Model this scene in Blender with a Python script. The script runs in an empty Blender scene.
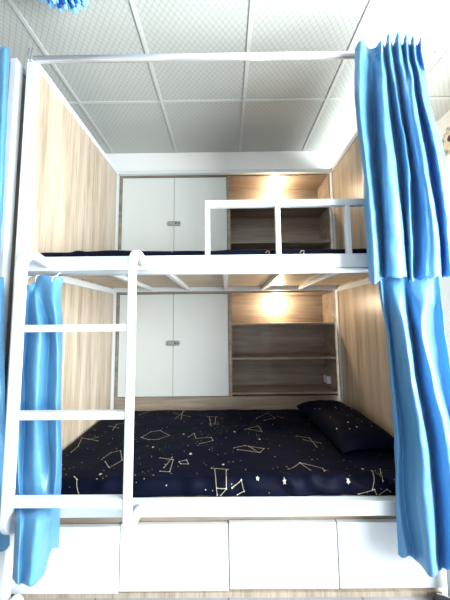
import bpy, bmesh, math, random
from mathutils import Vector, Matrix, noise
random.seed(7)
SC = bpy.context.scene
COL = SC.collection
PI = math.pi

# ---------------------------------------------------------------- helpers
class MB:
    """collects boxes, tubes and grids into one mesh"""
    def __init__(s): s.v = []; s.f = []; s.m = []; s.smooth = []
    def add(s, vs, fs, mi=0, sm=False):
        b = len(s.v); s.v += [tuple(v) for v in vs]
        for f in fs:
            s.f.append(tuple(b + i for i in f)); s.m.append(mi); s.smooth.append(sm)
    def box(s, x0, x1, y0, y1, z0, z1, mi=0, bev=0.0, mat=None):
        bm = bmesh.new()
        bmesh.ops.create_cube(bm, size=1)
        for v in bm.verts:
            v.co = Vector(((x0 + x1) / 2 + v.co.x * (x1 - x0), (y0 + y1) / 2 + v.co.y * (y1 - y0), (z0 + z1) / 2 + v.co.z * (z1 - z0)))
        if bev > 0:
            bmesh.ops.bevel(bm, geom=list(bm.edges), offset=bev, segments=2, profile=0.5, affect='EDGES')
        s.bm(bm, mi, mat); return s
    def bm(s, bm, mi=0, mat=None, sm=False):
        bm.verts.index_update()
        vs = [(mat @ v.co) if mat else v.co.copy() for v in bm.verts]
        s.add(vs, [[v.index for v in f.verts] for f in bm.faces], mi, sm); bm.free()
    def cyl(s, a, b, r, n=16, mi=0, r2=None, sm=True):
        a = Vector(a); b = Vector(b); d = (b - a); L = d.length
        bm = bmesh.new()
        bmesh.ops.create_cone(bm, cap_ends=True, segments=n, radius1=r, radius2=r if r2 is None else r2, depth=L)
        q = Vector((0, 0, 1)).rotation_difference(d.normalized()).to_matrix().to_4x4()
        s.bm(bm, mi, Matrix.Translation((a + b) / 2) @ q, sm); return s
    def sphere(s, c, r, sx=1, sy=1, sz=1, n=16, mi=0):
        bm = bmesh.new(); bmesh.ops.create_uvsphere(bm, u_segments=n, v_segments=n // 2, radius=r)
        s.bm(bm, mi, Matrix.Translation(c) @ Matrix.Diagonal((sx, sy, sz, 1)), True); return s
    def sweep(s, path, prof, side, mi=0, sm=False):
        """profile (list of (a, b)) swept along a path lying in a plane whose normal is `side`"""
        side = Vector(side).normalized(); n = len(prof); P = [Vector(p) for p in path]; rings = []
        for i, p in enumerate(P):
            t = (P[min(i + 1, len(P) - 1)] - P[max(i - 1, 0)]).normalized()
            nn = t.cross(side).normalized()
            rings.append([p + side * a + nn * b for a, b in prof])
        vs = [v for r in rings for v in r]; fs = []
        for i in range(len(P) - 1):
            for j in range(n):
                k = (j + 1) % n
                fs.append((i * n + j, i * n + k, (i + 1) * n + k, (i + 1) * n + j))
        fs.append(tuple(range(n))[::-1]); fs.append(tuple((len(P) - 1) * n + j for j in range(n)))
        s.add(vs, fs, mi, sm); return s
    def torus(s, c, R, r, axis='Y', n=18, k=8, a0=0, a1=2 * PI, mi=0):
        vs = []; fs = []; closed = abs(a1 - a0 - 2 * PI) < 1e-6
        m = n if closed else n + 1
        for i in range(m):
            a = a0 + (a1 - a0) * i / n
            for j in range(k):
                b = 2 * PI * j / k; rr = R + r * math.cos(b); h = r * math.sin(b)
                p = {'Y': (rr * math.cos(a), h, rr * math.sin(a)), 'X': (h, rr * math.cos(a), rr * math.sin(a)), 'Z': (rr * math.cos(a), rr * math.sin(a), h)}[axis]
                vs.append((c[0] + p[0], c[1] + p[1], c[2] + p[2]))
        for i in range(n):
            i2 = (i + 1) % m
            for j in range(k):
                j2 = (j + 1) % k
                fs.append((i * k + j, i * k + j2, i2 * k + j2, i2 * k + j))
        s.add(vs, fs, mi, True); return s
    def build(s, name, mats, parent=None, recalc=True):
        me = bpy.data.meshes.new(name)
        me.from_pydata(s.v, [], s.f); me.update()
        mats = mats if isinstance(mats, (list, tuple)) else [mats]
        for m in mats: me.materials.append(m)
        for p, mi, sm in zip(me.polygons, s.m, s.smooth): p.material_index = mi; p.use_smooth = sm
        if recalc:
            bm = bmesh.new(); bm.from_mesh(me); bmesh.ops.recalc_face_normals(bm, faces=bm.faces); bm.to_mesh(me); bm.free()
        o = bpy.data.objects.new(name, me); COL.objects.link(o)
        if parent is not None:
            o.parent = parent
            o.matrix_parent_inverse = Matrix.Translation(-Vector(parent.location))
        return o

def thing(name, label, cat, loc=(0, 0, 0), group=None):
    o = bpy.data.objects.new(name, None); COL.objects.link(o); o.location = loc
    o.empty_display_size = 0.05
    return tag(o, label, cat, group)
def tag(o, label, cat, group=None):
    o['label'] = label; o['category'] = cat
    if group: o['group'] = group
    return o
def struct(o):
    o['kind'] = 'structure'; return o

# ---------------------------------------------------------------- materials
def mat(name):
    m = bpy.data.materials.new(name); m.use_nodes = True
    return m, m.node_tree, m.node_tree.nodes['Principled BSDF']
def simple(name, col, rough=0.5, metal=0.0, bump=0.0, scale=40, **kw):
    m, t, b = mat(name)
    b.inputs['Base Color'].default_value = (*col, 1); b.inputs['Roughness'].default_value = rough; b.inputs['Metallic'].default_value = metal
    for k, v in kw.items(): b.inputs[k.replace('_', ' ')].default_value = v
    if bump:
        tc = t.nodes.new('ShaderNodeTexCoord'); n = t.nodes.new('ShaderNodeTexNoise'); n.inputs['Scale'].default_value = scale
        bp = t.nodes.new('ShaderNodeBump'); bp.inputs['Strength'].default_value = bump; bp.inputs['Distance'].default_value = 0.002
        t.links.new(tc.outputs['Object'], n.inputs['Vector']); t.links.new(n.outputs['Fac'], bp.inputs['Height']); t.links.new(bp.outputs['Normal'], b.inputs['Normal'])
    return m
def wood(name, stretch, c0, c1, c2, rough=0.45):
    """fine straight grain; stretch = per-axis texture scale"""
    m, t, b = mat(name); L = t.links.new; N = t.nodes.new
    tc = N('ShaderNodeTexCoord'); mp = N('ShaderNodeMapping'); mp.inputs['Scale'].default_value = stretch
    L(tc.outputs['Object'], mp.inputs['Vector'])
    n1 = N('ShaderNodeTexNoise'); n1.inputs['Scale'].default_value = 1.0; n1.inputs['Detail'].default_value = 6; n1.inputs['Roughness'].default_value = .62; n1.inputs['Distortion'].default_value = .35
    n2 = N('ShaderNodeTexNoise'); n2.inputs['Scale'].default_value = 5.0; n2.inputs['Detail'].default_value = 4; n2.inputs['Roughness'].default_value = .7
    L(mp.outputs['Vector'], n1.inputs['Vector']); L(mp.outputs['Vector'], n2.inputs['Vector'])
    mx = N('ShaderNodeMix'); mx.data_type = 'FLOAT'; mx.inputs[0].default_value = .4
    L(n1.outputs['Fac'], mx.inputs[2]); L(n2.outputs['Fac'], mx.inputs[3])
    r = N('ShaderNodeValToRGB'); e = r.color_ramp.elements
    e[0].position = .38; e[0].color = (*c0, 1); e[1].position = .62; e[1].color = (*c2, 1)
    k = e.new(.5); k.color = (*c1, 1)
    L(mx.outputs[0], r.inputs['Fac']); L(r.outputs['Color'], b.inputs['Base Color']); b.inputs['Roughness'].default_value = rough
    return m

M = {}
M['steel'] = simple('white_powder_coated_steel', (.63, .665, .685), .35)
M['dark_gap'] = simple('shadow_gap_rubber', (.05, .05, .06), .7)
M['stainless'] = simple('stainless_steel', (.62, .64, .67), .25, .9)
M['chrome'] = simple('bright_chrome_tube', (.86, .87, .89), .22, .55)
M['latch'] = simple('brushed_nickel', (.36, .36, .35), .4, .4)
M['ink'] = simple('dark_ink', (.03, .03, .03), .6)
M['panel_wood'] = wood('light_oak_panel', (15, 15, .7), (.28, .215, .155), (.42, .34, .26), (.55, .455, .36), .34)
M['cab_wood'] = wood('oak_cabinet', (.9, 9, 12), (.20, .155, .12), (.29, .23, .18), (.38, .305, .235))
M['plinth_wood'] = wood('oak_plinth', (26, 9, .8), (.25, .20, .155), (.38, .315, .245), (.48, .40, .32))
M['deck_wood'] = wood('plywood_deck', (1.2, 9, 9), (.40, .30, .20), (.52, .41, .29), (.60, .48, .35))
M['door'] = simple('matt_white_door', (.64, .66, .645), .5, bump=.05, scale=300)
M['drawer'] = simple('glossy_white_drawer', (.68, .71, .725), .32)
M['plastic'] = simple('white_plastic', (.85, .85, .85), .35)
M['wall'] = simple('white_wall_paint', (.86, .86, .85), .7)
M['wall_warm'] = simple('cream_wall_paint', (.82, .79, .74), .7)
M['hook'] = simple('white_curtain_hook', (.9, .92, .92), .35)
M['black'] = simple('black_rubber', (.012, .012, .014), .5)
M['brown'] = simple('brown_leather', (.10, .06, .045), .6)
M['mattress'] = simple('mattress_foam', (.03, .035, .06), .8)
M['gold'] = simple('pale_gold_print', (.36, .31, .2), .6)
M['star'] = simple('cream_star_print', (.62, .58, .48), .6)
M['pom'] = simple('blue_tinsel', (.01, .16, .72), .35)
M['pom_tip'] = simple('pale_blue_tinsel', (.22, .62, .95), .35)
M['petal'] = simple('dried_cream_petal', (.72, .62, .46), .7)
M['seed'] = simple('dark_brown_seed', (.06, .025, .015), .7)
M['leaf'] = simple('grey_brown_leaf', (.42, .38, .32), .7)

def navy():
    m, t, b = mat('navy_cotton_sheet'); L = t.links.new; N = t.nodes.new
    tc = N('ShaderNodeTexCoord'); n = N('ShaderNodeTexNoise'); n.inputs['Scale'].default_value = 9; n.inputs['Detail'].default_value = 5
    L(tc.outputs['Object'], n.inputs['Vector'])
    b.inputs['Base Color'].default_value = (.002, .003, .011, 1); b.inputs['Roughness'].default_value = .62
    b.inputs['Specular IOR Level'].default_value = .06
    bp = N('ShaderNodeBump'); bp.inputs['Strength'].default_value = .5; bp.inputs['Distance'].default_value = .012
    L(n.outputs['Fac'], bp.inputs['Height']); L(bp.outputs['Normal'], b.inputs['Normal'])
    return m
M['navy'] = navy()

def satin():
    m, t, b = mat('blue_satin_curtain'); L = t.links.new; N = t.nodes.new
    tc = N('ShaderNodeTexCoord'); mp = N('ShaderNodeMapping'); mp.inputs['Scale'].default_value = (16, 16, 22)
    n = N('ShaderNodeTexNoise'); n.inputs['Scale'].default_value = 1; n.inputs['Detail'].default_value = 4
    L(tc.outputs['Object'], mp.inputs['Vector']); L(mp.outputs['Vector'], n.inputs['Vector'])
    bp = N('ShaderNodeBump'); bp.inputs['Strength'].default_value = .22; bp.inputs['Distance'].default_value = .02
    L(n.outputs['Fac'], bp.inputs['Height']); L(bp.outputs['Normal'], b.inputs['Normal'])
    b.inputs['Base Color'].default_value = (.105, .325, .57, 1); b.inputs['Roughness'].default_value = .35
    b.inputs['Specular IOR Level'].default_value = .8; b.inputs['Specular Tint'].default_value = (.7, .9, 1, 1)
    b.inputs['Sheen Weight'].default_value = .3; b.inputs['Sheen Tint'].default_value = (.5, .8, 1, 1); b.inputs['Sheen Roughness'].default_value = .4
    tl = N('ShaderNodeBsdfTranslucent'); tl.inputs['Color'].default_value = (.01, .24, .75, 1)
    mx = N('ShaderNodeMixShader'); mx.inputs[0].default_value = .22; o = t.nodes['Material Output']
    L(b.outputs[0], mx.inputs[1]); L(tl.outputs[0], mx.inputs[2]); L(mx.outputs[0], o.inputs['Surface'])
    return m
M['satin'] = satin()

def ceiling_mat():
    m, t, b = mat('diamond_dot_ceiling_tile'); L = t.links.new; N = t.nodes.new
    tc = N('ShaderNodeTexCoord'); sp = N('ShaderNodeSeparateXYZ'); L(tc.outputs['Object'], sp.inputs[0])
    def mth(op, a, bb=None):
        n = N('ShaderNodeMath'); n.operation = op
        for i, x in enumerate((a, bb)):
            if x is None: continue
            if isinstance(x, (int, float)): n.inputs[i].default_value = x
            else: L(x, n.inputs[i])
        return n.outputs[0]
    p = .036
    u = mth('DIVIDE', mth('ADD', sp.outputs[0], sp.outputs[1]), p); v = mth('DIVIDE', mth('SUBTRACT', sp.outputs[0], sp.outputs[1]), p)
    def line(a, w): return mth('LESS_THAN', mth('ABSOLUTE', mth('SUBTRACT', mth('FRACT', a), .5)), w)
    def dash(a): return mth('LESS_THAN', mth('FRACT', mth('MULTIPLY', a, 3)), .55)
    g = mth('MAXIMUM', mth('MULTIPLY', line(u, .075), dash(v)), mth('MULTIPLY', line(v, .075), dash(u)))
    mx = N('ShaderNodeMix'); mx.data_type = 'RGBA'; L(g, mx.inputs[0])
    mx.inputs[6].default_value = (.47, .485, .46, 1); mx.inputs[7].default_value = (.27, .29, .28, 1)
    L(mx.outputs[2], b.inputs['Base Color']); b.inputs['Roughness'].default_value = .35
    return m
M['ceiling'] = ceiling_mat()
M['grid'] = simple('ceiling_tee_bar', (.52, .53, .51), .4)

def floor_mat():
    m, t, b = mat('grey_floor_tile'); L = t.links.new; N = t.nodes.new
    tc = N('ShaderNodeTexCoord'); br = N('ShaderNodeTexBrick'); br.offset = 0
    br.inputs['Scale'].default_value = 1; br.inputs['Brick Width'].default_value = .6; br.inputs['Row Height'].default_value = .6; br.inputs['Mortar Size'].default_value = .004
    br.inputs['Color1'].default_value = (.27, .27, .29, 1); br.inputs['Color2'].default_value = (.25, .25, .27, 1); br.inputs['Mortar'].default_value = (.12, .12, .12, 1)
    L(tc.outputs['Object'], br.inputs['Vector']); L(br.outputs['Color'], b.inputs['Base Color']); b.inputs['Roughness'].default_value = .3
    return m
M['floor'] = floor_mat()
def emis(name, col, s):
    m, t, b = mat(name); b.inputs['Base Color'].default_value = (*col, 1); b.inputs['Emission Color'].default_value = (*col, 1); b.inputs['Emission Strength'].default_value = s
    return m
M['led'] = emis('led_diffuser', (1, .9, .74), 5)
def glass():
    m = bpy.data.materials.new('clear_door_glass'); m.use_nodes = True; t = m.node_tree; t.nodes.clear(); N = t.nodes.new; L = t.links.new
    o = N('ShaderNodeOutputMaterial'); mx = N('ShaderNodeMixShader'); f = N('ShaderNodeLayerWeight'); tr = N('ShaderNodeBsdfTransparent'); g = N('ShaderNodeBsdfGlossy')
    pw = N('ShaderNodeMath'); pw.operation = 'POWER'; pw.inputs[1].default_value = 4; f.inputs['Blend'].default_value = .5
    sc = N('ShaderNodeMath'); sc.operation = 'MULTIPLY_ADD'; sc.inputs[1].default_value = .5; sc.inputs[2].default_value = .03
    g.inputs['Roughness'].default_value = .02; tr.inputs['Color'].default_value = (.96, .98, .97, 1)
    L(f.outputs['Facing'], pw.inputs[0]); L(pw.outputs[0], sc.inputs[0]); L(sc.outputs[0], mx.inputs[0]); L(tr.outputs[0], mx.inputs[1]); L(g.outputs[0], mx.inputs[2]); L(mx.outputs[0], o.inputs[0])
    return m
M['glass'] = glass()

# ---------------------------------------------------------------- measured drapes and sheet print (metres)
RU = [[[0.648,-0.04,2.565],[0.658,-0.075,2.563],[0.723,-0.03,2.576],[0.744,-0.05,2.561],[0.745,-0.085,2.549],[0.802,-0.03,2.585],[0.783,-0.085,2.585],[0.842,-0.03,2.59],[0.828,-0.085,2.594],[0.887,-0.03,2.595],[0.865,-0.085,2.583],[0.924,-0.03,2.594],[0.9,-0.085,2.577],[0.961,-0.03,2.593],[0.948,-0.07,2.591]],[[0.643,-0.04,2.516],[0.653,-0.075,2.475],[0.725,-0.03,2.527],[0.745,-0.05,2.503],[0.744,-0.085,2.461],[0.803,-0.03,2.526],[0.782,-0.085,2.461],[0.845,-0.03,2.525],[0.828,-0.085,2.46],[0.892,-0.03,2.524],[0.865,-0.085,2.459],[0.929,-0.03,2.524],[0.9,-0.085,2.459],[0.963,-0.03,2.523],[0.946,-0.07,2.476]],[[0.625,-0.0625,2.402],[0.634,-0.0975,2.363],[0.726,-0.027999999999999997,2.438],[0.719,-0.0875,2.373],[0.728,-0.11000000000000001,2.348],[0.807,-0.03,2.435],[0.776,-0.10250000000000001,2.355],[0.848,-0.0375,2.426],[0.822,-0.10250000000000001,2.355],[0.857,-0.085,2.373],[0.852,-0.11250000000000002,2.343],[0.935,-0.035,2.427],[0.893,-0.10500000000000001,2.351],[0.933,-0.075,2.383],[0.961,-0.065,2.394]],[[0.607,-0.085,2.252],[0.613,-0.12,2.218],[0.729,-0.026,2.308],[0.69,-0.125,2.212],[0.713,-0.135,2.201],[0.809,-0.03,2.303],[0.775,-0.12,2.215],[0.852,-0.045,2.288],[0.808,-0.12,2.215],[0.814,-0.14,2.195],[0.835,-0.14,2.195],[0.935,-0.04,2.291],[0.881,-0.125,2.209],[0.899,-0.12,2.213],[0.969,-0.06,2.271]],[[0.618,-0.085,1.961],[0.623,-0.12,1.936],[0.73,-0.026,2.0],[0.685,-0.125,1.932],[0.725,-0.135,1.924],[0.831,-0.03,1.996],[0.795,-0.12,1.934],[0.871,-0.045,1.985],[0.832,-0.12,1.933],[0.836,-0.14,1.919],[0.858,-0.14,1.919],[0.969,-0.04,1.987],[0.918,-0.125,1.929],[0.942,-0.12,1.932],[1.02,-0.06,1.973]],[[0.62,-0.085,1.682],[0.633,-0.12,1.666],[0.735,-0.026,1.705],[0.685,-0.125,1.664],[0.737,-0.135,1.659],[0.834,-0.03,1.702],[0.789,-0.12,1.665],[0.868,-0.045,1.696],[0.846,-0.12,1.664],[0.854,-0.14,1.655],[0.881,-0.14,1.655],[0.985,-0.04,1.696],[0.934,-0.125,1.661],[0.956,-0.12,1.663],[1.032,-0.06,1.687]],[[0.622,-0.085,1.405],[0.63,-0.12,1.395],[0.71,-0.058,1.426],[0.682,-0.125,1.415],[0.737,-0.135,1.417],[0.811,-0.058,1.412],[0.78,-0.12,1.402],[0.84,-0.06,1.416],[0.822,-0.12,1.41],[0.839,-0.14,1.411],[0.876,-0.14,1.414],[0.958,-0.06,1.419],[0.931,-0.125,1.421],[0.952,-0.12,1.421],[1.032,-0.06,1.44]]]
RL = [[[0.697,-0.024,1.442],[0.703,-0.036,1.439],[0.724,-0.024,1.441],[0.752,-0.036,1.439],[0.789,-0.036,1.438],[0.816,-0.024,1.44],[0.843,-0.036,1.438],[0.915,-0.036,1.437],[0.948,-0.024,1.439],[0.975,-0.03,1.437]],[[0.702,-0.03,1.331],[0.703,-0.045,1.329],[0.729,-0.026,1.331],[0.731,-0.075,1.327],[0.762,-0.08,1.326],[0.825,-0.025,1.33],[0.826,-0.065,1.326],[0.861,-0.085,1.324],[0.934,-0.03,1.328],[0.961,-0.05,1.326]],[[0.715,-0.035,1.196],[0.714,-0.05,1.196],[0.737,-0.028,1.195],[0.716,-0.115,1.199],[0.737,-0.13,1.2],[0.838,-0.025,1.194],[0.801,-0.1,1.198],[0.802,-0.13,1.199],[0.915,-0.04,1.194],[0.945,-0.07,1.195]],[[0.718,-0.035,0.978],[0.721,-0.05,0.982],[0.749,-0.028,0.976],[0.73,-0.115,0.997],[0.751,-0.13,1.001],[0.848,-0.025,0.974],[0.819,-0.1,0.993],[0.833,-0.13,1.0],[0.932,-0.04,0.977],[0.957,-0.07,0.984]],[[0.722,-0.035,0.767],[0.729,-0.05,0.774],[0.761,-0.028,0.764],[0.748,-0.115,0.802],[0.774,-0.13,0.809],[0.874,-0.025,0.761],[0.848,-0.1,0.795],[0.866,-0.13,0.808],[0.971,-0.04,0.767],[0.985,-0.07,0.78]],[[0.711,-0.035,0.483],[0.716,-0.05,0.494],[0.75,-0.028,0.478],[0.748,-0.115,0.539],[0.781,-0.13,0.55],[0.883,-0.025,0.475],[0.858,-0.1,0.528],[0.879,-0.13,0.549],[0.98,-0.04,0.485],[0.997,-0.07,0.506]],[[0.707,-0.035,0.265],[0.731,-0.05,0.275],[0.783,-0.028,0.243],[0.759,-0.115,0.274],[0.782,-0.13,0.281],[0.877,-0.025,0.197],[0.849,-0.1,0.277],[0.864,-0.13,0.298],[0.963,-0.04,0.208],[0.984,-0.07,0.236]]]
LL = [[[-0.952,-0.03,1.449],[-0.906,-0.05,1.432],[-0.866,-0.07,1.41],[-0.868,-0.03,1.439],[-0.823,-0.06,1.456],[-0.769,-0.06,1.447],[-0.74,-0.03,1.452]],[[-0.946,-0.03,1.348],[-0.904,-0.06,1.345],[-0.895,-0.03,1.347],[-0.844,-0.06,1.345],[-0.824,-0.04,1.346],[-0.749,-0.08,1.342],[-0.749,-0.03,1.346]],[[-0.938,-0.035,1.212],[-0.886,-0.07,1.213],[-0.892,-0.03,1.212],[-0.808,-0.08,1.213],[-0.789,-0.035,1.211],[-0.727,-0.085,1.212],[-0.734,-0.03,1.21]],[[-0.932,-0.035,1.036],[-0.884,-0.07,1.043],[-0.9,-0.03,1.035],[-0.807,-0.08,1.044],[-0.785,-0.035,1.035],[-0.714,-0.085,1.044],[-0.733,-0.03,1.033]],[[-0.926,-0.035,0.864],[-0.881,-0.07,0.877],[-0.886,-0.03,0.862],[-0.803,-0.08,0.88],[-0.785,-0.035,0.863],[-0.711,-0.085,0.881],[-0.727,-0.03,0.861]],[[-0.922,-0.035,0.656],[-0.872,-0.07,0.675],[-0.878,-0.03,0.653],[-0.796,-0.08,0.68],[-0.758,-0.035,0.655],[-0.698,-0.085,0.682],[-0.715,-0.03,0.652]],[[-0.886,-0.06,0.504],[-0.838,-0.095,0.528],[-0.832,-0.08,0.518],[-0.768,-0.095,0.528],[-0.726,-0.08,0.517],[-0.709,-0.075,0.513],[-0.714,-0.03,0.481]],[[-0.775,-0.18,0.513],[-0.744,-0.2,0.529],[-0.744,-0.18,0.513],[-0.678,-0.2,0.528],[-0.691,-0.13,0.473],[-0.706,-0.08,0.433],[-0.712,-0.03,0.394]],[[-0.783,-0.17,0.326],[-0.741,-0.195,0.324],[-0.751,-0.17,0.306],[-0.699,-0.195,0.321],[-0.708,-0.12,0.28],[-0.713,-0.08,0.325],[-0.713,-0.03,0.307]]]
NU = [[[-1.298,-0.05,2.595],[-1.223,-0.08,2.556],[-1.242,-0.03,2.618],[-1.137,-0.08,2.555],[-1.152,-0.03,2.617],[-1.051,-0.07,2.566],[-1.054,-0.04,2.603]],[[-1.274,-0.05,2.061],[-1.201,-0.08,2.037],[-1.221,-0.03,2.075],[-1.118,-0.08,2.036],[-1.134,-0.03,2.074],[-1.036,-0.07,2.042],[-1.04,-0.04,2.065]],[[-1.249,-0.05,1.523],[-1.178,-0.08,1.515],[-1.198,-0.03,1.527],[-1.098,-0.08,1.514],[-1.114,-0.03,1.526],[-1.024,-0.07,1.515],[-1.032,-0.04,1.523]]]
NL = [[[-1.252,-0.05,1.454],[-1.181,-0.08,1.448],[-1.202,-0.03,1.457],[-1.102,-0.08,1.447],[-1.118,-0.03,1.456],[-1.034,-0.05,1.451],[-1.021,-0.025,1.456]],[[-1.216,-0.05,0.914],[-1.148,-0.08,0.923],[-1.168,-0.03,0.907],[-1.063,-0.08,0.923],[-1.074,-0.03,0.907],[-0.998,-0.05,0.912],[-0.981,-0.025,0.904]],[[-1.181,-0.05,0.507],[-1.115,-0.08,0.527],[-1.135,-0.03,0.492],[-1.033,-0.08,0.527],[-1.04,-0.03,0.492],[-0.962,-0.05,0.505],[-0.942,-0.025,0.487]],[[-1.165,-0.05,0.312],[-1.1,-0.08,0.342],[-1.12,-0.03,0.302],[-1.019,-0.08,0.334],[-1.018,-0.03,0.298],[-0.941,-0.05,0.303],[-0.924,-0.025,0.304]]]
CONST = [[[-0.875,0.292],[-0.874,0.352],[-0.92,0.466],[-0.793,0.417]],[[-0.865,0.441],[-0.818,0.465]],[[-0.771,0.568],[-0.786,0.657],[-0.745,0.688]],[[-0.825,0.627],[-0.745,0.596]],[[-0.664,0.234],[-0.65,0.289],[-0.605,0.308],[-0.555,0.215],[-0.593,0.151],[-0.637,0.199]],[[-0.541,0.46],[-0.505,0.536],[-0.45,0.562],[-0.367,0.482],[-0.426,0.434],[-0.485,0.435],[-0.541,0.46]],[[-0.359,0.23],[-0.284,0.211],[-0.281,0.117],[-0.328,0.117]],[[-0.317,0.147],[-0.294,0.229]],[[-0.25,0.194],[-0.214,0.21],[-0.199,0.177],[-0.238,0.178],[-0.25,0.194]],[[-0.08,0.144],[0.004,0.128]],[[-0.061,0.129],[-0.046,-0.009]],[[-0.048,0.032],[-0.005,0.032],[-0.03,-0.016]],[[-0.005,0.122],[-0.005,0.032]],[[-0.242,0.455],[-0.213,0.505],[-0.192,0.43],[-0.099,0.443],[-0.085,0.405],[-0.161,0.363]],[[-0.387,0.747],[-0.342,0.895]],[[-0.426,0.857],[-0.279,0.78]],[[-0.341,0.725],[-0.357,0.896]],[[-0.149,0.777],[-0.077,0.775]],[[-0.133,0.762],[-0.11,0.613]],[[-0.125,0.644],[-0.058,0.643]],[[-0.085,0.761],[-0.085,0.643]],[[-0.685,0.825],[-0.62,0.902],[-0.57,0.942]],[[-0.672,-0.009],[-0.702,0.066],[-0.723,0.079]],[[0.299,0.118],[0.375,0.186],[0.419,0.094],[0.297,0.11]],[[0.375,0.186],[0.472,0.137],[0.466,0.099],[0.496,0.107]],[[0.22,0.734],[0.32,0.826],[0.359,0.731],[0.27,0.7]],[[0.381,0.766],[0.415,0.73]],[[0.121,0.552],[0.217,0.607],[0.23,0.523],[0.146,0.552]],[[0.038,0.318],[0.105,0.346],[0.21,0.315],[0.183,0.277],[0.059,0.298]],[[0.126,0.337],[0.173,0.277]],[[0.437,0.468],[0.512,0.442],[0.517,0.331]],[[0.469,0.419],[0.555,0.373]],[[0.021,0.032],[0.065,0.057],[0.076,0.019],[0.045,-0.0]],[[0.655,0.025],[0.695,0.105],[0.705,0.05],[0.745,0.119]],[[0.595,-0.034],[0.663,0.025],[0.674,-0.023]],[[0.687,-0.016],[0.722,0.024],[0.739,0.011]]]

# ---------------------------------------------------------------- the room
CZ = 2.85
struct(MB().box(-2.6, 1.85, -3.2, 1.4, -.06, 0).build('floor', M['floor']))
c = MB(); c.box(-2.6, 1.85, -3.2, 1.4, CZ, CZ + .05)
ceil = struct(c.build('ceiling', M['ceiling']))
g = MB()
for k in range(-4, 4):
    x = .15 + .605 * k
    if -2.6 < x < 1.75: g.box(x - .0115, x + .0115, -3.1, 1.06, CZ - .006, CZ - .0005, bev=.002)
for k in range(-6, 1):
    y = .52 + .605 * k
    if y > -3.1: g.box(-2.55, 1.74, y - .010, y + .010, CZ - .0055, CZ - .0005, bev=.002)
g.build('ceiling_grid', M['grid'], ceil)
struct(MB().box(-2.6, 1.85, 1.30, 1.4, 0, CZ).build('wall_back', M['wall']))
struct(MB().box(-2.6, 1.75, 1.06, 1.30, 2.612, CZ, bev=.004).build('trim_1', M['wall']))
# right-hand wall with a balcony door and a window, both letting the daylight in
w = MB(); X0, X1 = 1.75, 1.85
w.box(X0, X1, 1.05, 1.30, 0, CZ); w.box(X0, X1, .15, 1.05, 2.2, CZ); w.box(X0, X1, -.25, .15, 0, CZ)
w.box(X0, X1, -2.4, -.25, 2.3, CZ); w.box(X0, X1, -2.4, -.25, 0, .5); w.box(X0, X1, -3.2, -2.4, 0, CZ)
struct(w.build('wall_right', M['wall_warm']))
def frame(name, y0, y1, z0, z1, mull):
    f = MB(); t = .045
    f.box(1.77, 1.82, y0, y0 + t, z0, z1, bev=.004).box(1.77, 1.82, y1 - t, y1, z0, z1, bev=.004)
    f.box(1.77, 1.82, y0 + t, y1 - t, z0, z0 + t, bev=.004).box(1.77, 1.82, y0 + t, y1 - t, z1 - t, z1, bev=.004)
    for k in range(1, mull):
        y = y0 + (y1 - y0) * k / mull; f.box(1.775, 1.815, y - .018, y + .018, z0 + t, z1 - t, bev=.003)
    o = struct(f.build(name, M['steel']))
    MB().box(1.792, 1.797, y0 + t, y1 - t, z0 + t, z1 - t).build('pane', M['glass'], o)
    return o
d = frame('door_1', .152, 1.048, .002, 2.198, 1)
MB().box(1.742, 1.768, .16, .185, 1.0, 1.14, bev=.005).build('door_handle', M['stainless'], d)
frame('window_1', -2.398, -.252, .502, 2.298, 3)

# ---------------------------------------------------------------- the bunk bed
bed = thing('bunk_bed', 'white steel two-tier bunk bed with light oak end panels, ladder in front', 'bed', (0, .5, 0))
st = M['steel']
PT = 2.603
def posts(x0, x1, par):
    for (y0, y1) in ((0, .042), (.944, .986)):
        MB().box(x0, x1, y0, y1, 0, PT, bev=.003).build('post', st, par)
posts(-1.0, -.961, bed); posts(.961, 1.0, bed)
for z0, z1 in ((1.487, 1.556), (.392, .4525)):     # deep front beams
    MB().box(-.961, .961, .002, .036, z0, z1, bev=.003).build('front_beam', st, bed)
MB().box(-.961, .961, .95, .984, 2.570, 2.6, bev=.003).build('top_rail', st, bed)
for z0, z1 in ((1.497, 1.535), (.40, .45)):
    MB().box(-.961, .961, .952, .984, z0, z1, bev=.003).build('rear_rail', st, bed)
for x0 in (-1.0, .961):
    MB().box(x0 + .002, x0 + .037, .042, .944, 2.566, PT - .001, bev=.003).build('side_top_rail', st, bed)
    MB().box(x0 + .002, x0 + .037,   .042, .944, 1.480, 1.520, bev=.003).build('side_rail', st, bed)
    MB().box(x0 + .002, x0 + .037, .042, .944, .40, .45, bev=.003).build('side_rail', st, bed)
    a, b = (-.986, -.970) if x0 < 0 else (.970, .986)
    MB().box(a, b, .042, .944, 1.5205, 2.5655).build('end_panel', M['panel_wood'], bed)
    MB().box(a, b, .042, .944, .4505, 1.4795).build('end_panel', M['panel_wood'], bed)
for x in (-.64, -.325, 0, .325, .64):
    MB().box(x - .014, x + .014, .036, .952, 1.503, 1.5315, bev=.003).build('cross_bar', st, bed)
    MB().box(x - .014, x + .014, .036, .952, .404, .428, bev=.003).build('cross_bar', st, bed)
MB().box(-.958, .958, .0375, .9505, 1.5325, 1.5405).build('deck_board', M['deck_wood'], bed)
MB().box(-.958, .958, .0375, .9505, .4285, .4385).build('deck_board', M['deck_wood'], bed)
gr = MB()
gr.box(-.096, .9605, .006, .034, 1.797, 1.829, bev=.004)
gr = gr.build('guard_rail', st, bed)
for x in (-.084, .258, .596):
    MB().box(x - .012, x + .012, .008, .032, 1.5565, 1.7965, bev=.003).build('guard_bar', st, gr)

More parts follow.
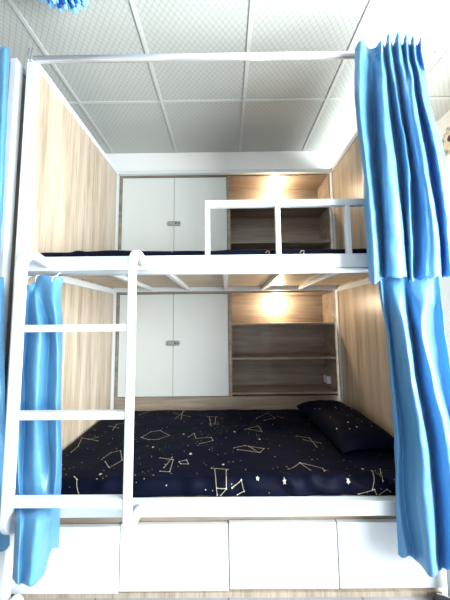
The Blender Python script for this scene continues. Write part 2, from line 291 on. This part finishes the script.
# curtain rod along the top of the front
rod = thing('curtain_rod', 'thin stainless curtain rod along the top front of the bunk bed', 'curtain rod', (0, -.013, 2.567))
MB().cyl((-.9605, .006, 2.587), (.9605, .006, 2.587), .0155, 20).build('rod', M['chrome'], rod)
for x in (-.988, -.972):
    h = MB(); h.sweep([(x, -.003, 2.566), (x, -.007, 2.575), (x, -.009, 2.60), (x, -.007, 2.622), (x, -.004, 2.638)], [(.003 * math.cos(a * PI / 4), .003 * math.sin(a * PI / 4)) for a in range(8)], (1, 0, 0), sm=True)
    h.build('end_hook', M['stainless'], rod)
h = MB(); h.torus((1.05, -.013, 2.57), .014, .0025, 'Y', 16, 6, -PI * .5, PI); h.cyl((.93, -.011, 2.592), (1.085, -.013, 2.592), .0025, 8); h.cyl((1.045, -.013, 2.592), (1.045, -.013, 2.57), .002, 6); h.build('end_ring', M['latch'], rod)
lr = thing('curtain_rod', 'white curtain rod running just under the front beam of the upper bunk', 'curtain rod', (0, -.002, 1.474))
MB().cyl((-.9605, -.001, 1.4735), (.9605, -.001, 1.4735), .0115, 16).build('rod', st, lr)
for x in (-.95, .0, .95): MB().box(x - .008, x + .008, .003, .012, 1.478, 1.4865).build('clip', st, lr)

# ---------------------------------------------------------------- ladder
lad = thing('ladder', 'white steel ladder with curved hook ends hung on the left front of the bunk', 'ladder', (-.6, -.145, .45))
def rail_path(x):
    P = []; yb = -.145
    P += [(x, -.003, 1.520), (x, -.03, 1.524), (x, -.065, 1.534)]
    for k in range(0, 9):
        a = PI / 2 * k / 8; r = .058
        P.append((x, yb + r - r * math.sin(a), 1.478 + r * math.cos(a)))
    r = .05
    P.append((x, yb, 1.0))
    for k in range(0, 9):
        a = PI / 2 * k / 8
        P.append((x, yb + r - r * math.cos(a), .495 - r * math.sin(a)))
    P += [(x, -.05, .442), (x, -.003, .432)]
    return P
def rrect(a, b, r=.006):
    out = []
    for cx_, cy_, s in ((a - r, b - r, 0), (-a + r, b - r, 1), (-a + r, -b + r, 2), (a - r, -b + r, 3)):
        for k in range(4):
            t = PI / 2 * (s + k / 3); out.append((cx_ + r * math.cos(t), cy_ + r * math.sin(t)))
    return out
for x in (-.838, -.380):
    r_ = MB(); r_.sweep(rail_path(x), rrect(.013, .019), (1, 0, 0)); o = r_.build('side_rail', st, lad)
    for z in (1.520, .432): MB().cyl((x, .001, z), (x, -.004, z), .006, 10).build('bolt', M['stainless'], o)
for z in (1.2215, .884, .566):
    MB().box(-.8245, -.3935, -.162, -.130, z - .0145, z + .0145, bev=.004).build('rung', st, lad)

# ---------------------------------------------------------------- storage cabinets behind each berth
def cabinet(z0, z1, doorz0, doorz1, shelves, label, group, loc):
    t = thing('storage_cabinet', label, 'cabinet', (0, 1.1, loc), group)
    f, bk = 1.004, 1.262
    c = MB()
    c.box(-.978, -.946, f, bk, z0, z1); c.box(.953, .976, f, bk, z0, z1); c.box(.022, .050, f, bk, z0, z1)
    for a, b in ((-.946, .022), (.050, .953)):
        c.box(a, b, f, bk, z1 - .03, z1); c.box(a, b, f, bk, z0, doorz0 - .004)
        c.box(a, b, bk - .012, bk, doorz0 - .004, z1 - .03)
    c.build('carcass', M['cab_wood'], t)
    for a, b in ((-.942, -.4665), (-.4625, .018)):
        MB().box(a, b, f + .002, f + .020, doorz0, doorz1, bev=.0015).build('door', M['door'], t)
    zl = doorz0 + .505 if z0 > 1 else doorz0 + .455
    l = MB(); l.box(-.522, -.404, f - .012, f + .0015, zl - .021, zl + .021, bev=.009)
    la = l.build('latch', M['latch'], t)
    k = MB()
    for i, x in enumerate((-.452, -.440, -.426, -.416)): k.box(x, x + (.007 if i % 2 else .009), f - .0128, f - .0119, zl - .007, zl + (.006 if i != 2 else .002))
    k.build('engraved_mark', M['ink'], la)
    for z in shelves:
        MB().box(.0505, .9525, f + .001, bk - .0125, z - .016, z).build('shelf', M['cab_wood'], t)
    return t
cabinet(1.545, 2.597, 1.62, 2.563, (2.288, 1.952, 1.62), 'upper oak cabinet with white doors and open shelves above the upper mattress', 'oak cabinets behind the bunks', 1.6)
cabinet(.38, 1.512, .594, 1.478, (1.214, .916, .6215), 'lower oak cabinet with bluish white doors and open shelves above the lower mattress', 'oak cabinets behind the bunks', .5)

def puck(x, y, z, label):
    t = thing('puck_lamp', label, 'lamp', (x, y, z), 'puck lamps in the shelf niches')
    MB().cyl((x, y, z), (x, y, z - .008), .036, 24).build('lamp_base', M['plastic'], t)
    MB().cyl((x, y, z - .008), (x, y, z - .024), .034, 24, r2=.030).build('diffuser', M['led'], t)
    l = bpy.data.lights.new('led', 'POINT'); l.energy = LED; l.color = (1, .80, .54); l.shadow_soft_size = .022
    o = bpy.data.objects.new('led_light', l); COL.objects.link(o); o.location = (x, y - .05, z - .085); o.parent = t
    o.matrix_parent_inverse = Matrix.Translation(-Vector(t.location))
LED = 11
puck(.505, 1.185, 2.5665, 'lit round puck lamp under the top board of the upper cabinet niche')
puck(.485, 1.185, 1.4815, 'lit round puck lamp under the top board of the lower cabinet niche')

t = thing('power_outlet', 'small white power outlet on the side of the bottom open shelf', 'outlet', (.935, 1.18, .69))
MB().box(.916, .9525, 1.13, 1.215, .655, .722, bev=.003).build('housing', M['plastic'], t)
MB().box(.9145, .9158, 1.145, 1.20, .668, .71, bev=.0005).build('face_plate', M['plastic'], t)

# ---------------------------------------------------------------- drawer cabinet under the lower berth
dc = thing('drawer_cabinet', 'oak cabinet with four white drawer fronts under the lower bunk', 'drawer cabinet', (0, .5, 0))
c = MB()
c.box(-.958, .958, .101, .93, .316, .385); c.box(-.958, .958, .101, .93, .0, .05)
for x in (-.945, -.497, 0, .497, .945): c.box(x - .01, x + .01, .101, .93, .05, .316)
c.box(-.958, .958, .915, .93, .05, .316)
c.build('carcass', M['cab_wood'], dc)
MB().box(-.9605, .9605, .0885, .1, 0, .05).box(-.9605, .9605, .070, .0885, 0, .0205).build('plinth', M['plinth_wood'], dc)
MB().box(-.9605, .9605, .0885, .1, .300, .390).build('top_strip', M['cab_wood'], dc)
for i, (a, b, z0, z1, dy, rot) in enumerate(((-1.0, -.4985, .022, .303, 0, 0), (-.4945, .001, .030, .310, 0, 0), (.006, .498, .037, .316, 0, 0), (.5035, .998, .038, .316, 0, 0))):
    m_ = MB(); m_.box(a, b, .067, .0855, z0, z1, bev=.002)
    o = m_.build('drawer', M['drawer'], dc)
    MB().box(a + .03, b - .03, .087, .0885, max(z0 + .02, .055), z1 - .02).build('drawer_box', M['cab_wood'], o)

# ---------------------------------------------------------------- bedding
def sheet_surface(zt, zb, y0, y1, x0, x1, wr, r=.035):
    """returns P(x, s): s runs up the front, over the rounded edge, across the top"""
    H = zt - zb - r; A = r * PI / 2
    def P(x, s):
        if s < H: y, z, n = y0, zb + s, Vector((0, -1, 0))
        elif s < H + A:
            a = (s - H) / r; y = y0 + r - r * math.cos(a); z = zb + H + r * math.sin(a); n = Vector((0, -math.cos(a), math.sin(a)))
        else: y = y0 + r + (s - H - A); z = zt; n = Vector((0, 0, 1))
        ex = min((x - x0), (x1 - x)); ey = (y1 - y)
        for e in (ex, ey):
            if e < .05: z -= .014 * (1 - max(e, 0) / .05) ** 2 * (n.z)
        p = Vector((x, y, z)) + n * wr(x, y, s)
        p.x = min(max(p.x, -.957), .957)
        return p
    return P, H + A
def star5(P, x, s, r, mb, mi, rot=0, pts=5):
    vs = []
    e = .0018
    c = []
    for k in range(pts * 2):
        a = rot + PI * k / pts; rr = r if k % 2 == 0 else r * .45
        c.append((x + rr * math.cos(a), s + rr * math.sin(a)))
    def off(x, s):
        p = P(x, s); du = P(x + .004, s) - P(x - .004, s); dv = P(x, s + .004) - P(x, s - .004)
        return p + du.cross(dv).normalized() * e
    vs = [off(x, s)] + [off(*q) for q in c]
    n = pts * 2
    mb.add(vs, [(0, 1 + k, 1 + (k + 1) % n) for k in range(n)], mi)
def ribbon(P, pl, w, mb, mi):
    e = .0016
    def off(x, s):
        p = P(x, s); du = P(x + .004, s) - P(x - .004, s); dv = P(x, s + .004) - P(x, s - .004)
        return p + du.cross(dv).normalized() * e
    for (xa, sa), (xb, sb) in zip(pl[:-1], pl[1:]):
        L = math.hypot(xb - xa, sb - sa)
        if L < .004: continue
        nx, ns = -(sb - sa) / L * w / 2, (xb - xa) / L * w / 2
        k = max(2, int(L / .012)); vs = []
        for i in range(k + 1):
            f = i / k; x = xa + (xb - xa) * f; s = sa + (sb - sa) * f
            vs += [off(x + nx, s + ns), off(x - nx, s - ns)]
        mb.add(vs, [(2 * i, 2 * i + 1, 2 * i + 3, 2 * i + 2) for i in range(k)], mi)
def build_sheet(P, smax, x0, x1, prints, parent, nx, ns):
    mb = MB(); vs = []; fs = []
    for i in range(ns + 1):
        for j in range(nx + 1): vs.append(P(x0 + (x1 - x0) * j / nx, smax * i / ns))
    for i in range(ns):
        for j in range(nx):
            a = i * (nx + 1) + j; fs.append((a, a + 1, a + nx + 2, a + nx + 1))
    mb.add(vs, fs, 0, True); prints(mb)
    return mb.build('fitted_sheet', [M['navy'], M['gold'], M['star']], parent, recalc=False)
def nz(x, y, z=0): return noise.noise(Vector((x, y, z)))
# lower berth
def wr_low(x, y, s):
    h = .006 * nz(x * 3, y * 3) + .004 * nz(x * 9 + 4, y * 8)
    h += .010 * max(0, nz(x * 2 + 9, y * 5 + 3, 2)) * min(1, y / .2 + .2)
    # bunched fabric spilling along the front edge on the right
    b = math.exp(-((x - .42) / .33) ** 2) * math.exp(-((s - .065) / .045) ** 2)
    h += b * (.022 + .012 * math.sin(x * 42 + s * 60 + 3 * nz(x * 6, s * 20)))
    h += .006 * math.exp(-((s - .05) / .04) ** 2) * math.sin(x * 30 + 5 * nz(x * 5, 1.3))
    return h
mt = thing('mattress', 'lower mattress under a navy constellation sheet on the bottom bunk', 'mattress', (0, .5, .4395), 'mattresses on the bunks')
MB().box(-.945, .945, .06, .945, .4395, .472, bev=.01).build('mattress_core', M['mattress'], mt)
PL, S0 = sheet_surface(.512, .449, .044, .948, -.957, .957, wr_low)
SO = lambda y: S0 + (y - .044 - .035)
def prints_low(mb):
    for pl in CONST:
        q = [(x, SO(y)) for x, y in pl if -.94 < x < .94]
        q = [(x, max(s, .006)) for x, s in q if -.05 < s < S0 + .85]
        if len(q) > 1: ribbon(PL, q, .0028, mb, 1)
        for x, s in q: star5(PL, x, s, .004, mb, 2, random.random())
    for _ in range(330):
        x = random.uniform(-.93, .93); s = random.uniform(.012, S0 + .83)
        star5(PL, x, s, random.choice((.002, .0025, .003, .0035)), mb, 2 if random.random() < .6 else 1, random.random(), 4)
    for x, y in ((-.43, .34), (-.02, .17), (.14, .06), (.26, .05), (.30, .12), (-.20, .26), (.55, .05), (-.61, .10), (.05, .52), (-.28, .50), (.66, .12), (.20, .42)):
        star5(PL, x, SO(max(y, .05)), .009, mb, 2, random.random())
build_sheet(PL, S0 + .865, -.957, .957, prints_low, mt, 260, 130)
# upper berth
def wr_up(x, y, s):
    return .004 * nz(x * 5, s * 10, 5) + .004 * math.sin(x * 9 + 2 * nz(x * 3, 0)) + .008 * math.exp(-((x + .74) / .025) ** 2)
mu = thing('mattress', 'upper mattress in navy sheet, only its dark edge showing above the top beam', 'mattress', (0, .5, 1.541), 'mattresses on the bunks')
MB().box(-.945, .945, .065, .935, 1.541, 1.572, bev=.01).build('mattress_core', M['mattress'], mu)
PU, S1 = sheet_surface(1.600, 1.553, .046, .94, -.957, .957, wr_up, .03)
def prints_up(mb):
    for k in range(60):
        star5(PU, random.uniform(-.94, .94), random.uniform(.01, S1 + .6), random.choice((.003, .004, .006)), mb, 2, random.random(), 4)
    for x, f in ((.20, .7), (.37, .7)):
        ribbon(PU, [(x, .02), (x + .014 * f, .034), (x + .03 * f, .030), (x + .022 * f, .016), (x + .045 * f, .012)], .003, mb, 1)
build_sheet(PU, S1 + .855, -.957, .957, prints_up, mu, 200, 90)
# pillow
def PP(u, v):
    """u, v in -1..1; upper half of a plump pillow lying against the right end panel"""
    f = max(0, (1 - abs(u) ** 3.2)) ** .55 * max(0, (1 - abs(v) ** 3.2)) ** .55
    pin = 1 - .10 * (1 - abs(u) ** 2) * abs(v) ** 6
    x = u * .180 * (1 - .07 * (1 - v * v) * abs(u) ** 4); y = v * .35 * pin
    z = .092 * f + .010 * nz(u * 2.2, v * 3, 4) * f
    a = math.radians(4); xx = x * math.cos(a) - y * math.sin(a); yy = x * math.sin(a) + y * math.cos(a)
    return Vector((.765 + xx, .575 + yy, .541 + z))
def PPs(x, s): return PP(x, s)
pm = MB(); n = 40; vs = []; fs = []
for sgn in (1, -1):
    b = len(vs)
    for i in range(n + 1):
        for j in range(n + 1):
            p = PP(-1 + 2 * j / n, -1 + 2 * i / n)
            if sgn < 0: p.z = .541 - (p.z - .541) * .26
            vs.append(p)
    for i in range(n):
        for j in range(n):
            a = b + i * (n + 1) + j; q = (a, a + 1, a + n + 2, a + n + 1); fs.append(q if sgn > 0 else q[::-1])
pm.add(vs, fs, 0, True)
for _ in range(34):
    u, v = random.uniform(-.8, .8), random.uniform(-.85, .85); pts = []
    r = random.choice((.012, .016, .02, .03))
    e = Vector((0, 0, .0022)); k5 = [(u + r * (1 if k % 2 == 0 else .45) * math.cos(PI * k / 4), v + .7 * r * (1 if k % 2 == 0 else .45) * math.sin(PI * k / 4)) for k in range(8)]
    pm.add([PP(u, v) + e] + [PP(*q) + e for q in k5], [(0, 1 + k, 1 + (k + 1) % 8) for k in range(8)], 2)
pil = pm.build('pillow', [M['navy'], M['gold'], M['star']], None, recalc=False)
tag(pil, 'dark navy pillow with tiny stars on the right end of the lower mattress', 'pillow')

# ---------------------------------------------------------------- curtains
def cr(p0, p1, p2, p3, t):
    return .5 * ((2 * p1) + (-p0 + p2) * t + (2 * p0 - 5 * p1 + 4 * p2 - p3) * t * t + (-p0 + 3 * p1 - 3 * p2 + p3) * t ** 3)
def dense(seq, sub):
    out = []; n = len(seq)
    for i in range(n - 1):
        p = [seq[max(i - 1, 0)], seq[i], seq[i + 1], seq[min(i + 2, n - 1)]]
        for k in range(sub): out.append(cr(*p, k / sub))
    out.append(seq[-1]); return out
def curtain(G, label, hooks, group, seed, scallop=.0045, hookz=.0, subc=9, subr=14):
    rows = [[Vector(p) for p in r] for r in G]
    rows = [dense(r, subc) for r in rows]
    cols = [dense([r[j] for r in rows], subr) for j in range(len(rows[0]))]
    nr, nc = len(cols[0]), len(cols); mb = MB(); vs = []
    for i in range(nr):
        for j in range(nc):
            p = cols[j][i].copy(); f = i / (nr - 1)
            p.y += .0035 * nz(j * .22, p.z * 14, seed) * min(1, f * 6 + .2) + .005 * nz(j * .08 + 7, p.z * 5, seed)
            p.x += .0025 * nz(j * .3 + 40, p.z * 9, seed)
            if f > .9: p.z += scallop * math.sin(j * .5 + seed) * (f - .9) / .1
            p.y = min(p.y, -.0215)
            vs.append(p)
    fs = [(i * nc + j, i * nc + j + 1, (i + 1) * nc + j + 1, (i + 1) * nc + j) for i in range(nr - 1) for j in range(nc - 1)]
    mb.add(vs, fs, 0, True)
    top = min(v.z for v in vs)
    o = bpy.data.objects.new('curtain', None); COL.objects.link(o); o.location = (vs[0].x, vs[0].y, vs[0].z)
    tag(o, label, 'curtain', group)
    d = mb.build('drape', M['satin'], o, recalc=False)
    s = d.modifiers.new('thickness', 'SOLIDIFY'); s.thickness = .0016; s.offset = 0
    for c_ in hooks:
        p = rows[0][c_ * subc]
        h = MB(); x, z = p.x, p.z + hookz
        h.sweep([(x, p.y - .003, z - .03), (x, p.y - .004, z - .005), (x, -.031, z + .014), (x, -.024, z + .024), (x, -.012, z + .026)], [(.0017 * math.cos(a * PI / 3), .0017 * math.sin(a * PI / 3)) for a in range(6)], (1, 0, 0), sm=True)
        h.build('curtain_hook', M['hook'], o)
    return o
gR = 'blue satin bunk curtains'
curtain(RU, 'blue satin curtain bunched at the right of the upper bunk, hanging from the rod', (4, 6, 8, 10, 12), gR, 1.0, hookz=-.03)
curtain(RL, 'blue satin curtain bunched at the right of the lower bunk, below the upper one', (1, 4, 7), gR, 2.0)
curtain(LL, 'shiny blue satin curtain behind the ladder at the left of the lower bunk', (1, 3, 5), gR, 3.0, scallop=.004)
curtain(NU, 'narrow strip of blue curtain on the neighbouring bunk at the upper left edge', (), gR, 4.0, scallop=.003)
curtain(NL, 'dark blue curtain of the neighbouring bunk, its hem peeking past the ladder foot', (), gR, 5.0, scallop=.003)

# ---------------------------------------------------------------- the neighbouring bunk on the left
nb = thing('bunk_bed', 'neighbouring white bunk bed cut off by the left edge of the photo', 'bed', (-2.0, .5, 0))
for x0, x1 in ((-1.086, -1.052),):
    for y0, y1 in ((0, .042), (.944, .986)): MB().box(x0, x1, y0, y1, 0, PT - .01, bev=.003).build('post', st, nb)
MB().box(-1.084, -1.054, .042, .944, 2.556, PT - .012, bev=.003).build('side_top_rail', st, nb)
MB().box(-1.078, -1.062, .042, .944, .45, 2.5555).build('end_panel', M['panel_wood'], nb)
MB().box(-2.4, -1.086, .002, .036, 1.487, 1.556, bev=.003).build('front_beam', st, nb)
MB().box(-2.4, -1.086, .002, .036, .392, .476, bev=.003).build('front_beam', st, nb)
MB().box(-2.4, -1.086, .006, .034, 2.564, 2.59, bev=.003).build('top_rail', st, nb)
nd = thing('drawer_cabinet', 'neighbouring drawer cabinet, a grey white strip at the lower left corner', 'drawer cabinet', (-1.5, .5, 0))
MB().box(-2.4, -1.03, .09, .93, 0, .388).build('carcass', M['cab_wood'], nd)
MB().box(-1.5, -1.006, .067, .0855, .03, .312, bev=.002).build('drawer', M['drawer'], nd)
MB().box(-2.0, -1.505, .067, .0855, .03, .312, bev=.002).build('drawer', M['drawer'], nd)
MB().box(-2.4, -1.004, .070, .0895, 0, .029).build('plinth', M['plinth_wood'], nd)

# ---------------------------------------------------------------- odds and ends
# blue tinsel pom-pom hanging from the ceiling
pm = MB(); C0 = Vector((-.715, -.287, 2.742)); R0 = .20
bmi = bmesh.new(); bmesh.ops.create_icosphere(bmi, subdivisions=3, radius=.13); pm.bm(bmi, 0, Matrix.Translation(C0) @ Matrix.Diagonal((1, 1, .6, 1)), True)
for k in range(520):
    zz = 1 - 2 * (k + .5) / 520; a = k * 2.399963; rr = math.sqrt(1 - zz * zz)
    d_ = Vector((rr * math.cos(a), rr * math.sin(a), zz)) + Vector((random.uniform(-.08, .08), random.uniform(-.08, .08), random.uniform(-.08, .08)))
    d_.normalize(); d_.z *= .6; L_ = R0 * random.uniform(.9, 1.04)
    pm.cyl(C0 + d_ * .12, C0 + d_ * L_ * .9, .010, 5, 0, .008); pm.cyl(C0 + d_ * L_ * .88, C0 + d_ * L_, .008, 5, 1, .003)
po = pm.build('pompom', [M['pom'], M['pom_tip']])
tag(po, 'fluffy bright blue pompom hanging from the ceiling at the top left', 'pompom')
# dried flower wreath on the right wall
fl = thing('hanging_dried_flower', 'cream dried flower with dark centre on the right wall beside the curtain', 'flower', (1.75, .61, 2.60))
fc = Vector((1.725, .60, 2.602))
m_ = MB(); m_.sphere(fc + Vector((-.012, 0, 0)), .026, .55, 1, 1); m_.build('seed_head', M['seed'], fl)
m_ = MB()
for ring, nn, rr, ln in ((0, 14, .026, .045), (1, 18, .045, .05)):
    for k in range(nn):
        a = 2 * PI * (k + ring * .5) / nn; dirv = Vector((-.25 + ring * .15, math.cos(a), math.sin(a))).normalized()
        sd = Vector((0, -math.sin(a), math.cos(a))); p0 = fc + Vector((0, math.cos(a), math.sin(a))) * rr
        vs = [p0 - sd * .004, p0 + dirv * ln * .5 - sd * .010, p0 + dirv * ln, p0 + dirv * ln * .5 + sd * .010, p0 + sd * .004, p0 + dirv * ln * .5 + Vector((-.006, 0, 0))]
        m_.add(vs, [(0, 1, 5), (1, 2, 5), (2, 3, 5), (3, 4, 5), (4, 0, 5)], 0, True)
m_.build('petals', M['petal'], fl)
m_ = MB()
for k in range(46):
    a = random.uniform(0, 2 * PI); r = random.uniform(.065, .10); c0 = fc + Vector((random.uniform(-.012, .012), math.cos(a) * r, math.sin(a) * r - (.02 if math.sin(a) < 0 else 0)))
    m_.sphere(c0, random.uniform(.009, .016), .6, 1, 1, 8)
m_.build('foliage', M['leaf'], fl)
MB().cyl((1.7505, .60, 2.602), (1.722, .60, 2.602), .03, 14).build('backing', M['leaf'], fl)
# sandals on the floor at both ends of the plinth
def sandal(x, y, rz, label, sole, strap):
    t = thing('sandal', label, 'sandal', (x, y, 0))
    R = Matrix.Translation((x, y, 0)) @ Matrix.Rotation(rz, 4, 'Z')
    n = 28; out = []
    for k in range(n):
        a = 2 * PI * k / n; yy = .125 * math.sin(a); w_ = .031 + .004 * math.sin(a) - .007 * math.exp(-((yy + .02) / .04) ** 2)
        out.append((w_ * math.copysign(abs(math.cos(a)) ** .8, math.cos(a)), yy))
    m_ = MB(); vs = [(a, b, .001) for a, b in out] + [(a, b, .019) for a, b in out]
    fs = [tuple(range(n))[::-1], tuple(range(n, 2 * n))] + [(k, (k + 1) % n, n + (k + 1) % n, n + k) for k in range(n)]
    m_.add([R @ Vector(v) for v in vs], fs); m_.build('sole', sole, t)
    m_ = MB(); path = []; vs = []; fs = []; q = 14
    for k in range(q + 1):
        a = PI * k / q
        for yy in (.06, .105):
            for rr in (1.0, .92): vs.append(R @ Vector((.033 * rr * math.cos(a), yy + .0, .018 + .045 * rr * math.sin(a))))
    for k in range(q):
        a = k * 4; b = a + 4
        fs += [(a, a + 2, b + 2, b), (a + 1, b + 1, b + 3, a + 3), (a, b, b + 1, a + 1), (a + 2, a + 3, b + 3, b + 2)]
    m_.add(vs, fs, 0, True); m_.build('strap', strap, t)
    return t
sandal(-.922, -.075, 0, 'brown sandal with a white strap on the floor in the bottom left corner', M['brown'], M['plastic'])
sh = thing('shoe', 'black shoe with a thin white line on the floor in the bottom right corner', 'shoe', (.92, -.08, 0))
m_ = MB(); n = 20; secs = ((-.205, .024, .085), (-.19, .030, .092), (-.12, .031, .088), (-.06, .033, .090), (-.01, .034, .078), (.02, .033, .060), (.04, .027, .046), (.055, .012, .034))
vs = []; fs = []
for y, w_, hh in secs:
    for k in range(n):
        a = 2 * PI * k / n; vs.append((.921 + w_ * math.cos(a), y, .018 + (hh - .018) * max(0, math.sin(a)) ** .8))
for i in range(len(secs) - 1):
    for k in range(n): fs.append((i * n + k, i * n + (k + 1) % n, (i + 1) * n + (k + 1) % n, (i + 1) * n + k))
fs += [tuple(range(n))[::-1], tuple((len(secs) - 1) * n + k for k in range(n))]
m_.add(vs, fs, 0, True); m_.build('upper', M['black'], sh)
m_ = MB(); out = [(w_ + .002, y) for y, w_, hh in secs]; loop = [(.921 + w_, y) for w_, y in out] + [(.921 - w_, y) for w_, y in out[::-1]]; k = len(loop)
m_.add([(x, y, .001) for x, y in loop] + [(x, y, .018) for x, y in loop], [tuple(range(k))[::-1], tuple(range(k, 2 * k))] + [(a, (a + 1) % k, k + (a + 1) % k, k + a) for a in range(k)]); m_.build('sole', M['black'], sh)
m_ = MB(); m_.sweep([(.907, .032, .052), (.918, .012, .067), (.932, -.012, .079)], [(.002 * math.cos(a * PI / 3), .002 * math.sin(a * PI / 3)) for a in range(6)], (1, .6, 0)); m_.build('line', M['plastic'], sh)

# ---------------------------------------------------------------- light, world, camera
W = bpy.data.worlds.new('World'); SC.world = W; W.use_nodes = True
bg = W.node_tree.nodes['Background']; bg.inputs[0].default_value = (.93, .97, 1, 1); bg.inputs[1].default_value = .85
def area(name, loc, rot, sx, sy, e, col=(1, 1, 1)):
    l = bpy.data.lights.new(name, 'AREA'); l.shape = 'RECTANGLE'; l.size = sx; l.size_y = sy; l.energy = e; l.color = col
    o = bpy.data.objects.new(name, l); COL.objects.link(o); o.location = loc; o.rotation_euler = rot
    return o
area('window_daylight', (1.90, -1.32, 1.4), (0, math.radians(90), 0), 1.7, 2.0, 480, (.93, .97, 1))
area('door_daylight', (1.9, .6, 1.1), (0, math.radians(100), 0), 2.0, .8, 90, (.95, .98, 1))
cam = bpy.data.cameras.new('camera'); co = bpy.data.objects.new('camera', cam); COL.objects.link(co); SC.camera = co
cam.sensor_fit = 'VERTICAL'; cam.sensor_height = 36; cam.sensor_width = 27; cam.lens = 240 / 600 * 36; cam.clip_start = .02
pi_, ya, ro = 0.0808690849, 0.00409079107, 0.0102235884
fw = Vector((-math.sin(ya) * math.cos(pi_), math.cos(ya) * math.cos(pi_), math.sin(pi_))); rt = Vector((math.cos(ya), math.sin(ya), 0)); up = rt.cross(fw)
cr_, sr_ = math.cos(ro), math.sin(ro)
rx = rt * cr_ - up * sr_; ux = up * cr_ + rt * sr_
R3 = Matrix((rx, ux, -fw)).transposed()
co.matrix_world = Matrix.Translation((0.00259, -1.11615, 1.25)) @ R3.to_4x4()
SC.view_settings.view_transform = 'Standard'; SC.view_settings.look = 'None'; SC.view_settings.gamma = 1; SC.view_settings.use_curve_mapping = False
SC.view_settings.exposure = -0.05
SC.cycles.use_denoising = True
SC.cycles.max_bounces = 10; SC.cycles.diffuse_bounces = 6
